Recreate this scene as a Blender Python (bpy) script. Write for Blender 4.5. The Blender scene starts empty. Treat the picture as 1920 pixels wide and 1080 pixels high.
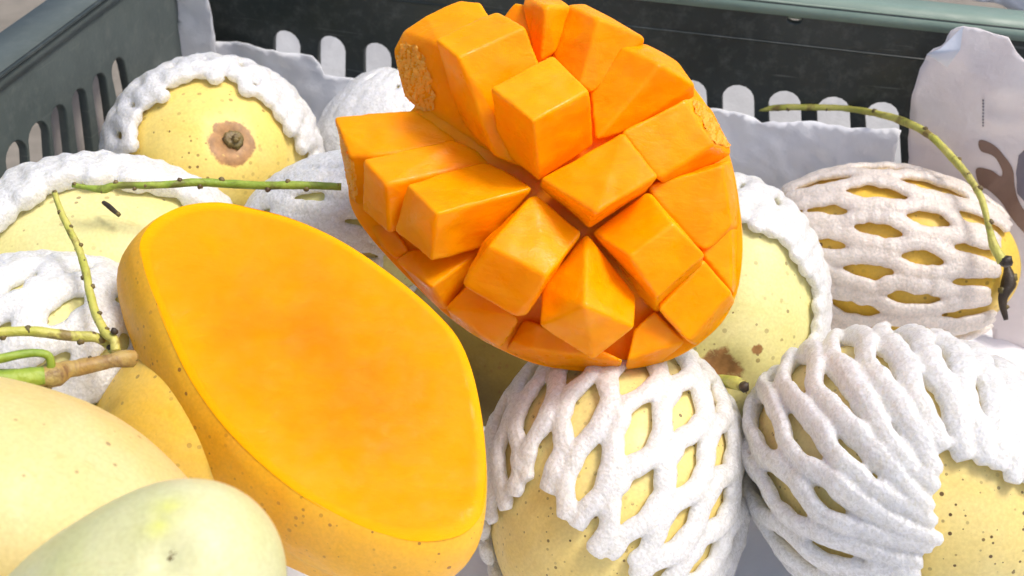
import bpy, bmesh, math, random
import numpy as np
from mathutils import Vector, Matrix, noise
from mathutils.geometry import delaunay_2d_cdt

random.seed(7)
S = bpy.context.scene
COL = S.collection

# ------------------------------------------------------------------ camera
F = 2400.0                      # focal length in pixels of the 1920 px wide photograph
PITCH = math.radians(35)
CAM = Vector((0, 0, 0.40))
RX = Vector((1, 0, 0))
UY = Vector((0, math.sin(PITCH), math.cos(PITCH)))
TZ = Vector((0, -math.cos(PITCH), math.sin(PITCH)))      # towards the viewer
cd = bpy.data.cameras.new('camera')
cam = bpy.data.objects.new('camera', cd)
COL.objects.link(cam)
cam.location = CAM
cam.rotation_euler = (math.pi / 2 - PITCH, 0, 0)
cd.sensor_width = 36
cd.lens = 36 * F / 1920
cd.clip_start = 0.01
cd.clip_end = 500
cd.dof.use_dof = True
cd.dof.focus_distance = 0.41
cd.dof.aperture_fstop = 24
S.camera = cam

# ------------------------------------------------------------------ world, sun, exposure
SUN_ELEV, SUN_AZ = math.radians(62), math.radians(102)   # azimuth clockwise from +Y
w = bpy.data.worlds.new('World')
S.world = w
w.use_nodes = True
nt = w.node_tree
nt.nodes.clear()
sky = nt.nodes.new('ShaderNodeTexSky')
sky.sky_type = 'NISHITA'
sky.sun_disc = False
sky.sun_elevation = SUN_ELEV
sky.sun_rotation = SUN_AZ
sky.air_density = 1.0
sky.dust_density = 4.0
bg = nt.nodes.new('ShaderNodeBackground')
bg.inputs['Strength'].default_value = 0.15
wo = nt.nodes.new('ShaderNodeOutputWorld')
nt.links.new(sky.outputs[0], bg.inputs[0])
nt.links.new(bg.outputs[0], wo.inputs[0])
sl = bpy.data.lights.new('sun', 'SUN')
sl.energy = 1.8
sl.angle = math.radians(15)
sl.color = (1.0, 0.95, 0.87)
sun = bpy.data.objects.new('sun', sl)
COL.objects.link(sun)
sd = Vector((math.sin(SUN_AZ) * math.cos(SUN_ELEV), math.cos(SUN_AZ) * math.cos(SUN_ELEV), math.sin(SUN_ELEV)))
sun.rotation_euler = sd.to_track_quat('Z', 'Y').to_euler()
S.view_settings.view_transform = 'Standard'
S.view_settings.look = 'None'
S.view_settings.exposure = 0.42
S.view_settings.gamma = 1

# ------------------------------------------------------------------ helpers
def ray(px, py):
    return RX * ((px - 960) / F) + UY * (-(py - 540) / F) - TZ

def P(px, py, D):
    return CAM + ray(px, py) * D

def cv(x, y, z):                 # a direction given right / up / towards the viewer
    return RX * x + UY * y + TZ * z

def on_plane(px, py, p0, n):
    r = ray(px, py)
    return CAM + r * ((p0 - CAM).dot(n) / r.dot(n))

def thing(name, label, cat, loc, group=None):
    o = bpy.data.objects.new(name, None)
    COL.objects.link(o)
    o.location = loc
    o.empty_display_size = 0.01
    o['label'] = label
    o['category'] = cat
    if group:
        o['group'] = group
    return o

def tag(o, label, cat, group=None):
    o['label'] = label
    o['category'] = cat
    if group:
        o['group'] = group
    return o

def build(name, verts, faces, mat, parent=None, smooth=True, origin=None):
    org = parent.location.copy() if parent and parent.parent is None else Vector((0, 0, 0))
    if parent and parent.parent is not None:
        org = parent.parent.location + parent.location
    o_loc = Vector((0, 0, 0))
    if parent is None and origin is not None:
        org = origin
        o_loc = origin
    me = bpy.data.meshes.new(name)
    me.from_pydata([tuple(Vector(v) - org) for v in verts], [], faces)
    me.materials.append(mat)
    if smooth:
        me.polygons.foreach_set('use_smooth', [True] * len(me.polygons))
    me.update()
    o = bpy.data.objects.new(name, me)
    o.location = o_loc
    COL.objects.link(o)
    if parent:
        o.parent = parent
    return o

def from_bm(name, bm, mat, parent=None, smooth=True, origin=None):
    bmesh.ops.recalc_face_normals(bm, faces=bm.faces[:])
    bm.verts.index_update()
    v = [x.co.copy() for x in bm.verts]
    f = [[y.index for y in x.verts] for x in bm.faces]
    bm.free()
    return build(name, v, f, mat, parent, smooth, origin)

def flat_mesh(o):
    o.data.polygons.foreach_set('use_smooth', [False] * len(o.data.polygons))

def apply_mods(o):
    dg = bpy.context.evaluated_depsgraph_get()
    me = bpy.data.meshes.new_from_object(o.evaluated_get(dg))
    o.modifiers.clear()
    o.data = me
    return o

# ------------------------------------------------------------------ materials
def L(r, g, b):
    f = lambda c: (c / 255 / 12.92) if c / 255 <= 0.04045 else ((c / 255 + 0.055) / 1.055) ** 2.4
    return (f(r), f(g), f(b), 1)

class M:
    def __init__(s, name):
        s.m = bpy.data.materials.new(name)
        s.m.use_nodes = True
        s.t = s.m.node_tree
        s.b = s.t.nodes['Principled BSDF']
        s.tc = s.t.nodes.new('ShaderNodeTexCoord')
    def n(s, t, **k):
        x = s.t.nodes.new(t)
        for a, v in k.items():
            if a.startswith('i_'):
                key = a[2:]
                x.inputs[int(key) if key.isdigit() else key].default_value = v
            else:
                setattr(x, a, v)
        return x
    def l(s, a, b):
        s.t.links.new(a, b)
    def set(s, **k):
        for a, v in k.items():
            s.b.inputs[a.replace('_', ' ')].default_value = v
        return s
    def noise(s, scale, detail=3, rough=0.5, dist=0.0, vec=None):
        x = s.n('ShaderNodeTexNoise')
        x.inputs['Scale'].default_value = scale
        x.inputs['Detail'].default_value = detail
        x.inputs['Roughness'].default_value = rough
        x.inputs['Distortion'].default_value = dist
        s.l(vec or s.tc.outputs['Object'], x.inputs['Vector'])
        return x.outputs[0]
    def ramp(s, fac, stops):
        x = s.n('ShaderNodeValToRGB')
        e = x.color_ramp.elements
        while len(e) < len(stops):
            e.new(0.5)
        for k, (p, c) in enumerate(stops):
            e[k].position = p
            e[k].color = c if len(c) == 4 else (*c, 1)
        s.l(fac, x.inputs[0])
        return x.outputs[0]
    def mix(s, fac, a, b, mode='MIX'):
        x = s.n('ShaderNodeMix', data_type='RGBA', blend_type=mode)
        for v, i in ((fac, 0), (a, 6), (b, 7)):
            if hasattr(v, 'is_output'):
                s.l(v, x.inputs[i])
            else:
                x.inputs[i].default_value = v
        return x.outputs[2]
    def math(s, op, a, b=0.0):
        x = s.n('ShaderNodeMath', operation=op)
        for v, i in ((a, 0), (b, 1)):
            if hasattr(v, 'is_output'):
                s.l(v, x.inputs[i])
            else:
                x.inputs[i].default_value = v
        return x.outputs[0]
    def color(s, c):
        s.l(c, s.b.inputs['Base Color'])
    def bump(s, h, dist, strength=1.0, prev=None):
        x = s.n('ShaderNodeBump')
        x.inputs['Distance'].default_value = dist
        x.inputs['Strength'].default_value = strength
        s.l(h, x.inputs['Height'])
        if prev is not None:
            s.l(prev, x.inputs['Normal'])
        s.l(x.outputs[0], s.b.inputs['Normal'])
        return x.outputs[0]
    def sss(s, w, radius, scale):
        s.b.inputs['Subsurface Weight'].default_value = w
        s.b.inputs['Subsurface Radius'].default_value = radius
        s.b.inputs['Subsurface Scale'].default_value = scale

def spots(m, scale, thr, seed=0.0, keep=0.5):
    """mask of small round lenticel dots of uneven size"""
    mp = m.n('ShaderNodeMapping')
    mp.inputs['Location'].default_value = (seed, seed * 1.7, seed * .3)
    m.l(m.tc.outputs['Object'], mp.inputs[0])
    v = m.n('ShaderNodeTexVoronoi')
    v.inputs['Scale'].default_value = scale
    m.l(mp.outputs[0], v.inputs['Vector'])
    sep = m.n('ShaderNodeSeparateColor')
    m.l(v.outputs['Color'], sep.inputs[0])
    rad = m.math('MULTIPLY', m.math('SUBTRACT', sep.outputs[0], keep), thr * .82 / (1 - keep))
    d = m.math('SUBTRACT', rad, v.outputs['Distance'])
    return m.math('MULTIPLY', m.n_clamp(d, 34.0), m.math('ADD', m.math('MULTIPLY', sep.outputs[1], .75), .3))

def _nc(s, v, k):
    x = s.n('ShaderNodeMath', operation='MULTIPLY', use_clamp=True)
    s.l(v, x.inputs[0])
    x.inputs[1].default_value = k
    return x.outputs[0]
M.n_clamp = _nc

def skin(name, c1, c2, dot=(0.16, 0.08, 0.02, 1), seed=0.0, blush=None, dotscale=330, thr=0.40, keep=0.30, rough=0.42, dotfac=.82, mark=(.27, .14, .05, 1), shade=.90, bloom=.13, soft=False):
    m = M(name)
    c1, c2 = [tuple(q * shade for q in c[:3]) for c in (c1, c2)]
    base = m.ramp(m.noise(22, 4, 0.55, 0.4), [(0.32, c1), (0.68, c2)])
    if blush:
        base = m.mix(m.ramp(m.noise(14, 2), [(0.52, (0, 0, 0)), (0.72, (1, 1, 1))]), base, blush)
    fine = m.noise(900, 2)
    base = m.mix(0.26, base, m.ramp(fine, [(0.3, (0.55, 0.5, 0.3)), (0.7, (1, 1, .85))]), 'MULTIPLY')
    patch = m.ramp(m.noise(30, 2), [(0.42, (0, 0, 0)), (0.62, (1, 1, 1))])
    sp = m.math('MULTIPLY', spots(m, dotscale, thr, seed, keep), m.math('ADD', m.math('MULTIPLY', patch, .75), .45))
    sp2 = m.math('MULTIPLY', spots(m, dotscale * .42, thr * .5, seed + 3, .86), 1.0)
    base = m.mix(m.math('MULTIPLY', sp, dotfac), base, dot)
    base = m.mix(m.math('MULTIPLY', sp2, dotfac), base, (dot[0] * .6, dot[1] * .6, dot[2] * .6, 1))
    # scuffs
    mp = m.n('ShaderNodeMapping')
    mp.inputs['Scale'].default_value = (1, 3.2, 1)
    mp.inputs['Rotation'].default_value = (.4, .3, .9 + seed)
    m.l(m.tc.outputs['Object'], mp.inputs[0])
    sc = m.ramp(m.noise(70, 3, .6, 1.2, mp.outputs[0]), [(0.66, (0, 0, 0)), (0.74, (1, 1, 1))])
    base = m.mix(m.math('MULTIPLY', sc, .22), base, (0.50, 0.32, 0.06, 1))
    am = m.n('ShaderNodeAttribute', attribute_name='mark')
    mk = m.math('ADD', am.outputs['Fac'], m.math('MULTIPLY', m.math('SUBTRACT', m.noise(260, 4, .65), .5), 1.5))
    mk = m.math('MULTIPLY', m.ramp(mk, [(.42, (0, 0, 0)), (.72, (1, 1, 1))]), m.n_clamp(am.outputs['Fac'], 4.0))
    if soft: mk = m.math('MULTIPLY', am.outputs['Fac'], .55)
    base = m.mix(mk, base, m.ramp(m.noise(330, 3), [(.35, mark), (.65, tuple(min(1, q * 1.6) for q in mark[:3]))]))
    m.color(base)
    bl = m.ramp(m.noise(38, 4, .6, .5), [(.45, (0, 0, 0)), (.75, (1, 1, 1))])
    base = m.mix(m.math('MULTIPLY', bl, bloom), base, (.74, .70, .52, 1))
    m.color(base)
    m.l(m.ramp(m.noise(120, 4, .6), [(.3, (rough - .06,) * 3), (.7, (rough + .16,) * 3)]), m.b.inputs['Roughness'])
    m.b.inputs['Specular IOR Level'].default_value = 0.35
    m.sss(0.25, (1, .6, .2), 0.004)
    b = m.bump(m.noise(420, 3), 0.00025, .6)
    m.bump(m.noise(40, 2), 0.0012, .5, b)
    return m.m

def flesh(name, c1, c2, grain=260, rough=.34, rel=.7, spec=.13, wetness=.45):
    m = M(name)
    mp = m.n('ShaderNodeMapping')
    mp.inputs['Scale'].default_value = (.35, 1, 1)
    mp.inputs['Rotation'].default_value = (0, .35, .2)
    m.l(m.tc.outputs['Object'], mp.inputs[0])
    col = m.ramp(m.noise(45, 4, .55, .3), [(0.3, c1), (0.7, c2)])
    fib = m.noise(grain, 4, .65, 1.0, mp.outputs[0])
    col = m.mix(.16, col, m.ramp(fib, [(0.35, (.9, .62, .3)), (0.65, (1, 1, 1))]), 'MULTIPLY')
    m.color(col)
    m.set(Roughness=rough)
    m.l(m.ramp(m.noise(170, 3), [(.3, (rough - .14,) * 3), (.7, (rough + .2,) * 3)]), m.b.inputs['Roughness'])
    m.b.inputs['Specular IOR Level'].default_value = spec
    m.sss(0.55, (1, .48, .01), 0.005)
    wet = m.ramp(m.noise(95, 4, .6, .6), [(.50, (0, 0, 0)), (.66, (1, 1, 1))])
    m.l(m.math('MULTIPLY', wet, wetness), m.b.inputs['Coat Weight'])
    m.b.inputs['Coat Roughness'].default_value = .16
    m.b.inputs['Coat IOR'].default_value = 1.36
    b = m.bump(fib, .0005 * rel, .6)
    b = m.bump(m.noise(900, 3, .6, .5, mp.outputs[0]), .0002, .5, b)
    m.bump(m.noise(85, 3), .0012 * rel, .5, b)
    return m

M_flesh = flesh('mango_flesh', (1.0, .275, .0, 1), (1.0, .365, .0, 1)).m

# cut face of the halved mango: yellow under the skin, deep orange by the stone
mf = flesh('mango_cut_face', (1.0, .255, .0, 1), (1.0, .315, .0, 1), 330, .5, .6, .07, .1)
at = mf.n('ShaderNodeAttribute', attribute_name='rim')
at2 = mf.n('ShaderNodeAttribute', attribute_name='core')
c0 = mf.b.inputs['Base Color'].links[0].from_socket
c0 = mf.mix(mf.ramp(at.outputs['Fac'], [(.945, (0, 0, 0)), (1.0, (1, 1, 1))]), mf.mix(mf.math('MULTIPLY', mf.ramp(at.outputs['Fac'], [(.35, (0, 0, 0)), (.95, (1, 1, 1))]), .55), c0, (1.0, .35, .0, 1)), (1.0, .42, .0, 1))
c0 = mf.mix(mf.math('MULTIPLY', at2.outputs['Fac'], .85), c0, (1.0, .16, .0, 1))
mf.color(c0)
M_cut = mf.m

def fibre_mat():
    m = M('mango_fibre')
    mp = m.n('ShaderNodeMapping')
    mp.inputs['Scale'].default_value = (1, .25, .5)
    m.l(m.tc.outputs['Object'], mp.inputs[0])
    f = m.noise(520, 5, .7, 1.6, mp.outputs[0])
    m.color(m.ramp(f, [(.36, (.98, .30, .0)), (.58, (.95, .39, .03)), (.85, (.95, .60, .24))]))
    m.set(Roughness=.5)
    m.bump(f, .0005, .7)
    m.sss(.3, (1, .5, .1), .003)
    return m.m
M_fibre = fibre_mat()

def foam(name, c=(.86, .88, .92, 1), c2=(.93, .93, .93, 1), tint=0.15):
    m = M(name)
    col = m.ramp(m.noise(60, 3), [(.3, c), (.7, c2)])
    fl = m.noise(620, 4, .65, 1.0)
    col = m.mix(m.ramp(fl, [(.40, (.45, .45, .45)), (.56, (0, 0, 0))]), col, (.76, .74, .68, 1))
    m.color(col)
    m.set(Roughness=.33)
    tl = m.n('ShaderNodeBsdfTranslucent')
    m.l(col, tl.inputs[0])
    mx = m.n('ShaderNodeMixShader')
    mx.inputs[0].default_value = .22
    m.l(m.b.outputs[0], mx.inputs[1]); m.l(tl.outputs[0], mx.inputs[2])
    tp = m.n('ShaderNodeBsdfTransparent')
    mx2 = m.n('ShaderNodeMixShader')
    m.l(m.ramp(fl, [(.38, (.17, .17, .17)), (.62, (.03, .03, .03))]), mx2.inputs[0])
    m.l(mx.outputs[0], mx2.inputs[1]); m.l(tp.outputs[0], mx2.inputs[2])
    out = [n for n in m.t.nodes if n.type == 'OUTPUT_MATERIAL'][0]
    m.l(mx2.outputs[0], out.inputs['Surface'])
    m.b.inputs['Specular IOR Level'].default_value = .6
    m.sss(.7, (1, .95, .75), .008)
    v = m.n('ShaderNodeTexVoronoi', feature='SMOOTH_F1')
    v.inputs['Scale'].default_value = 780
    v.inputs['Smoothness'].default_value = .4
    m.l(m.tc.outputs['Object'], v.inputs['Vector'])
    b = m.bump(v.outputs['Distance'], .00045, .8)
    mp = m.n('ShaderNodeMapping')
    mp.inputs['Scale'].default_value = (1, .45, .7)
    m.l(m.tc.outputs['Object'], mp.inputs[0])
    b = m.bump(m.noise(520, 4, .6, .8, mp.outputs[0]), .0006, .8, b)
    return m.m
M_foam = foam('white_foam', (.90, .89, .87, 1), (.95, .94, .91, 1))
M_foam_warm = foam('pink_lit_foam', (.90, .78, .69, 1), (.93, .83, .74, 1))  # white foam with the pinkish filtered light mixed into its colour

def plastic(name, c1, c2, rough):
    m = M(name)
    n1 = m.noise(18, 5, .6, .5)
    col = m.ramp(n1, [(.3, c1), (.7, c2)])
    dust = m.ramp(m.noise(160, 4, .7), [(.5, (0, 0, 0)), (.8, (1, 1, 1))])
    col = m.mix(m.math('MULTIPLY', dust, .22), col, (.24, .25, .22, 1))
    mp = m.n('ShaderNodeMapping')
    mp.inputs['Scale'].default_value = (.12, .12, 2.4)
    m.l(m.tc.outputs['Object'], mp.inputs[0])
    scr = m.ramp(m.noise(150, 2, .5, .3, mp.outputs[0]), [(.68, (0, 0, 0)), (.74, (1, 1, 1))])
    col = m.mix(m.math('MULTIPLY', scr, .22), col, (.3, .32, .3, 1))
    m.color(col)
    m.l(m.ramp(m.noise(60, 4), [(.3, (rough - .08,) * 3), (.7, (rough + .15,) * 3)]), m.b.inputs['Roughness'])
    m.bump(m.noise(500, 3), .0002, .5, m.bump(m.noise(24, 3), .002, .35))
    return m.m
M_plastic = plastic('dark_green_plastic', (.016, .022, .020, 1), (.030, .038, .034, 1), .42)
M_plastic_side = plastic('sunlit_grey_green_plastic', (.060, .075, .070, 1), (.10, .12, .112, 1), .36)  # crate plastic again, lightened: sun on the side wall is put into its colour
M_rim = plastic('crate_rim_plastic', (.13, .20, .16, 1), (.20, .27, .22, 1), .45)

def paper(name, c1, c2, rough=.75, trans=True):
    m = M(name)
    n1 = m.noise(26, 4, .6, .8)
    m.color(m.ramp(n1, [(.3, c1), (.7, c2)]))
    m.set(Roughness=rough)
    m.sss(.35, (1, .9, .9), .004)
    b = m.bump(m.noise(48, 4, .5, .25), .004, .4)
    m.bump(m.noise(700, 3), .0002, .6, b)
    return m.m
M_paper = paper('white_tissue_paper', (.86, .86, .92, 1), (.94, .94, .97, 1))
M_paper_pink = paper('pink_lit_newsprint', (.74, .63, .62, 1), (.84, .75, .73, 1))  # newsprint with the pinkish light on it painted as base colour
M_print = paper('brown_print_ink', (.20, .12, .085, 1), (.28, .18, .13, 1))
M_printgrey = paper('grey_print_ink', (.16, .14, .17, 1), (.22, .2, .23, 1))
M_paper_grey = paper('grey_paper', (.42, .42, .43, 1), (.56, .56, .57, 1))  # mid grey paper, darker than the white sheets inside
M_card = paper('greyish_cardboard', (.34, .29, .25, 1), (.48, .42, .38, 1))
M_ground = paper('dusty_concrete', (.16, .14, .11, 1), (.24, .21, .17, 1))

def twig_mat(name, g1, g2, br):
    m = M(name)
    col = m.ramp(m.noise(120, 3), [(.35, g1), (.65, g2)])
    k = m.ramp(m.noise(85, 5, .65, .8), [(.50, (0, 0, 0)), (.62, (1, 1, 1))])
    col = m.mix(m.math('MULTIPLY', k, .8), col, br)
    m.color(col)
    m.set(Roughness=.5)
    m.bump(m.noise(600, 4), .0006, .8)
    return m.m
M_twig_green = twig_mat('green_stalk', (.19, .29, .02, 1), (.33, .42, .05, 1), (.13, .12, .02, 1))
M_twig_yellow = twig_mat('yellow_green_stalk', (.42, .42, .06, 1), (.55, .50, .12, 1), (.16, .09, .03, 1))
M_twig_brown = twig_mat('brown_stalk', (.36, .22, .05, 1), (.42, .32, .10, 1), (.13, .06, .03, 1))
M_dark = twig_mat('dark_bark', (.03, .02, .012, 1), (.07, .045, .02, 1), (.02, .012, .01, 1))
M_scar = twig_mat('brown_stem_scar', (.42, .23, .08, 1), (.58, .38, .14, 1), (.24, .11, .05, 1))
M_knot = twig_mat('twig_knot', (.10, .08, .02, 1), (.2, .14, .04, 1), (.07, .03, .02, 1))

Y1, Y2 = (.80, .60, .16, 1), (.84, .70, .27, 1)
M_skin_back = skin('yellow_skin', (.88, .64, .14, 1), (.92, .76, .26, 1), seed=1)
M_skin_pale = skin('pale_green_skin', (.80, .74, .28, 1), (.87, .80, .42, 1), seed=2, blush=(.70, .68, .16, 1))
M_skin_big = skin('cream_yellow_skin', (.74, .58, .22, 1), (.80, .67, .34, 1), seed=3, keep=.60, thr=.30)
M_skin_front = skin('pale_cream_green_skin', (.64, .64, .31, 1), (.78, .76, .50, 1), seed=4, keep=.95, thr=.1, dotfac=.3, mark=(.40, .42, .03, 1), soft=True)
M_skin_net = skin('speckled_yellow_skin', (.90, .68, .21, 1), (.93, .77, .33, 1), seed=5, keep=.0, thr=.37, dotscale=420, dot=(.10, .05, .015, 1), dotfac=.92)
M_skin_gold = skin('golden_skin', (.86, .39, .008, 1), (.90, .50, .03, 1), dot=(.30, .12, .02, 1), seed=6, keep=.12, thr=.36, dotscale=400, blush=(.90, .47, .03, 1), shade=1.0, bloom=.04)
M_skin_deep = skin('deep_yellow_skin', (.88, .54, .05, 1), (.92, .64, .12, 1), seed=8)

M_skin_olive = skin('gap_shaded_skin', (.16, .11, .02, 1), (.26, .18, .04, 1), seed=9)  # mango skin darkened: the shade of the deep gap is in its colour

# ------------------------------------------------------------------ the crate
def vdir(px, py):
    v = ray(px, py)
    v.z = 0
    return v.normalized()

back_dir = -vdir(-9400, -1140)                        # towards the right end
left_dir = vdir(1718, -1140)                          # towards the far corner
p_corner = P(372, 100, .640)
p_corner.z = 0
nb = back_dir.cross(Vector((0, 0, 1))).normalized()
if nb.y > 0: nb = -nb                                 # into the crate
nl = left_dir.cross(Vector((0, 0, 1))).normalized()
if nl.x < 0: nl = -nl
OB = lambda px, py, off=0.0: on_plane(px, py, p_corner + nb * off, nb)
OL = lambda px, py, off=0.0: on_plane(px, py, p_corner + nl * off, nl)
z_rim_b = (OB(1360, -4).z + OB(1900, 54).z) / 2
z_rim_l = (OL(0, 110).z + OL(160, 0).z) / 2
Z_RIM = OB(1490, 10).z
print('rims', z_rim_b, z_rim_l, 'corner', p_corner)
crate = thing('plastic_crate', 'dark green plastic crate with slotted walls holding the mangoes', 'crate', p_corner.copy())

def wall_panel(name, d, n, length, z0, z1, holes, thick, mat):
    """a wall as a filled curve with rounded holes, real thickness; holes are lists of (u, z)"""
    cu = bpy.data.curves.new(name, 'CURVE')
    cu.dimensions = '2D'
    cu.fill_mode = 'BOTH'
    cu.extrude = thick / 2
    cu.bevel_depth = 0.0006
    cu.bevel_resolution = 1
    def add(pts):
        sp = cu.splines.new('POLY')
        sp.points.add(len(pts) - 1)
        for q, (u, z) in zip(sp.points, pts):
            q.co = (u, z, 0, 1)
        sp.use_cyclic_u = True
    add([(0, z0), (length, z0), (length, z1), (0, z1)])
    for h in holes:
        add(h)
    o = bpy.data.objects.new(name, cu)
    COL.objects.link(o)
    dg = bpy.context.evaluated_depsgraph_get()
    me = bpy.data.meshes.new_from_object(o.evaluated_get(dg))
    bpy.data.objects.remove(o)
    me.materials.clear()
    me.materials.append(mat)
    vs = np.empty(len(me.vertices) * 3)
    me.vertices.foreach_get('co', vs)
    vs = vs.reshape(-1, 3)
    D = np.array(d); N = np.array(n)
    wv = vs[:, :1] * D + vs[:, 1:2] * np.array([0, 0, 1.0]) - (vs[:, 2:3] + thick / 2) * N * 1.0
    me.vertices.foreach_set('co', wv.ravel())
    me.update()
    r = bpy.data.objects.new(name, me)
    COL.objects.link(r)
    r.parent = crate
    return r

def slot_pts(top, bot, hw, proj, d):
    """rounded slot from image points; hw is half width in metres"""
    a, b = proj(*top), proj(*bot)
    ua, ub = (a - p_corner).dot(d), (b - p_corner).dot(d)
    za, zb = a.z, b.z
    out = []
    for k in range(9):
        t = math.pi * k / 8
        out.append((ua + hw * math.cos(t), za - hw + hw * math.sin(t)))
    for k in range(9):
        t = math.pi + math.pi * k / 8
        out.append((ub + hw * math.cos(t), zb + hw + hw * math.sin(t)))
    return out

bslots = []
u_of = lambda px, py: (OB(px, py) - p_corner).dot(back_dir)
u1, u2 = u_of(535, 57), u_of(1387, 158)
u3 = u_of(1660, 190)
for px, py in ((535, 55), (620, 65), (706, 78)):
    bslots.append(slot_pts((px, py), (px + 4, py + 170), .0076, OB, back_dir))
for px, py in ((790, 89), (875, 99), (960, 108), (1045, 118), (1130, 128), (1215, 138), (1300, 148)):
    bslots.append(slot_pts((px, py), (px + 2, py + 170), .0072, OB, back_dir))
for px, py in ((1387, 157), (1475, 168), (1567, 179), (1659, 189)):
    bslots.append(slot_pts((px, py), (px - 4, py + 170), .0078, OB, back_dir))
# the pierced oval hole near the rim
c = OB(1490, 36)
uc, zc = (c - p_corner).dot(back_dir), c.z
bslots.append([(uc + .0036 * math.cos(t), zc + .0024 * math.sin(t)) for t in [2 * math.pi * k / 16 for k in range(16)]])
wall_panel('back_wall', back_dir, nb, .62, .015, Z_RIM, bslots, .003, M_plastic)
lslots = []
for px, py, l in ((216, 108, 120), (180, 137, 150), (142, 166, 160), (103, 197, 170), (64, 229, 190), (22, 265, 200)):
    lslots.append(slot_pts((px, py), (px + 24, py + l), .0062 if px > 100 else .0078, OL, -left_dir))
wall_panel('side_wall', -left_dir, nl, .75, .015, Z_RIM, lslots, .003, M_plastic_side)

def prism(name, a, d, n, length, z0, z1, n0, n1, mat, parent, bev=.0015):
    bm = bmesh.new()
    vs = []
    for u in (0, length):
        for (nn, zz) in ((n0, z0), (n1, z0), (n1, z1), (n0, z1)):
            q = a + d * u + n * nn
            q.z = zz
            vs.append(bm.verts.new(q))
    for k in range(4):
        bm.faces.new((vs[k], vs[(k + 1) % 4], vs[4 + (k + 1) % 4], vs[4 + k]))
    bm.faces.new(vs[:4]); bm.faces.new(vs[4:])
    bmesh.ops.bevel(bm, geom=bm.edges[:], offset=bev, segments=2, affect='EDGES')
    return from_bm(name, bm, mat, parent, smooth=True)

# rims turned outwards
prism('back_rim', p_corner + back_dir * -.03, back_dir, nb, .66, Z_RIM - .006, Z_RIM + .0015, .0016, -.018, M_rim, crate)
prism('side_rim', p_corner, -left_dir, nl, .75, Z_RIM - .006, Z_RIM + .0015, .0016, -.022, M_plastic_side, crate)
# ribs moulded on the inside
ra = OL(0, 139)
prism('moulded_rib', p_corner - left_dir * .01, -left_dir, nl, .70, ra.z - .0006, ra.z + .0006, .0025, -.001, M_plastic, crate, .0004)
prism('moulded_rib', p_corner + back_dir * .01, back_dir, nb, .58, OB(1500, 84).z - .0005, OB(1500, 84).z + .0005, .0013, -.001, M_plastic, crate, .0003)
# floor of the crate and the two near walls that lie outside the frame
fl = [p_corner + nb * .0 , p_corner + back_dir * .62, p_corner + back_dir * .62 - left_dir * .75, p_corner - left_dir * .75]
bm = bmesh.new()
q = [bm.verts.new(Vector((v.x, v.y, .012))) for v in fl] + [bm.verts.new(Vector((v.x, v.y, .015))) for v in fl]
for f in ((3, 2, 1, 0), (4, 5, 6, 7), (0, 1, 5, 4), (1, 2, 6, 5), (2, 3, 7, 6), (3, 0, 4, 7)):
    bm.faces.new([q[k] for k in f])
from_bm('base', bm, M_plastic, crate, smooth=False)
prism('end_wall', p_corner + back_dir * .62, -left_dir, back_dir, .75, .015, Z_RIM, 0, .003, M_plastic, crate, .0008)

# ------------------------------------------------------------------ ground and things beyond the crate
g = build('ground', [(-30, -30, 0), (30, -30, 0), (30, 30, 0), (-30, 30, 0)], [(0, 1, 2, 3)], M_ground)
g['kind'] = 'structure'

# ------------------------------------------------------------------ paper sheets
def in_poly(x, y, poly):
    c = False
    j = len(poly) - 1
    for i in range(len(poly)):
        xi, yi = poly[i]; xj, yj = poly[j]
        if (yi > y) != (yj > y) and x < (xj - xi) * (y - yi) / (yj - yi) + xi:
            c = not c
        j = i
    return c

def poly_mesh(poly, step, rough=0.0, seed=0):
    """2D triangulation of an outline with inner points"""
    pts = []
    n = len(poly)
    for i in range(n):
        a, b = Vector(poly[i]), Vector(poly[(i + 1) % n])
        k = max(1, int((b - a).length / step))
        nrm = Vector(((b - a).y, -(b - a).x)).normalized()
        for t in range(k):
            q = a.lerp(b, t / k)
            q += nrm * rough * noise.noise(Vector((q.x * .05, q.y * .05, seed)))
            pts.append(q)
    nb_ = len(pts)
    P2 = [tuple(p) for p in pts]
    xs = [p[0] for p in P2]; ys = [p[1] for p in P2]
    x = min(xs)
    r = 0
    while x < max(xs):
        y = min(ys) + (step / 2 if r % 2 else 0)
        while y < max(ys):
            if in_poly(x, y, P2):
                if min((x - a) ** 2 + (y - b) ** 2 for a, b in P2) > (step * .45) ** 2:
                    pts.append(Vector((x + random.uniform(-.2, .2) * step, y + random.uniform(-.2, .2) * step)))
            y += step
        x += step * .87
        r += 1
    v, e, f, *_ = delaunay_2d_cdt(pts, [(i, (i + 1) % nb_) for i in range(nb_)], [], 1, 1e-5)
    return v, [list(t) for t in f]

def ridged(p, s):
    return 1 - abs(noise.noise(p * s)) * 2

def sheet(name, poly, proj, nrm, mat, amp, label, step=11, seed=0, rough=4, bend=None, cat='paper'):
    v, f = poly_mesh(poly, step, rough, seed)
    W = []
    for q in v:
        p = proj(q.x, q.y)
        d = amp * (ridged(p + Vector((seed, 0, 0)), 22) * .6 + ridged(p + Vector((0, seed, 3)), 60) * .3 + noise.noise(p * 9) * .5)
        if seed in (1, 2, 3): d += .0026 * ridged(p + Vector((seed, 2, 0)), 34) + .0012 * ridged(p + Vector((2, seed, 0)), 95)
        if bend: d += bend(q.x, q.y)
        W.append(p + nrm * d)
    org = sum(W, Vector()) / len(W)
    org.z = min(p.z for p in W)
    o = build(name, W, f, mat, None, True, org)
    md = o.modifiers.new('s', 'SOLIDIFY'); md.thickness = .0003
    tag(o, label, cat)
    return o

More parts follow.
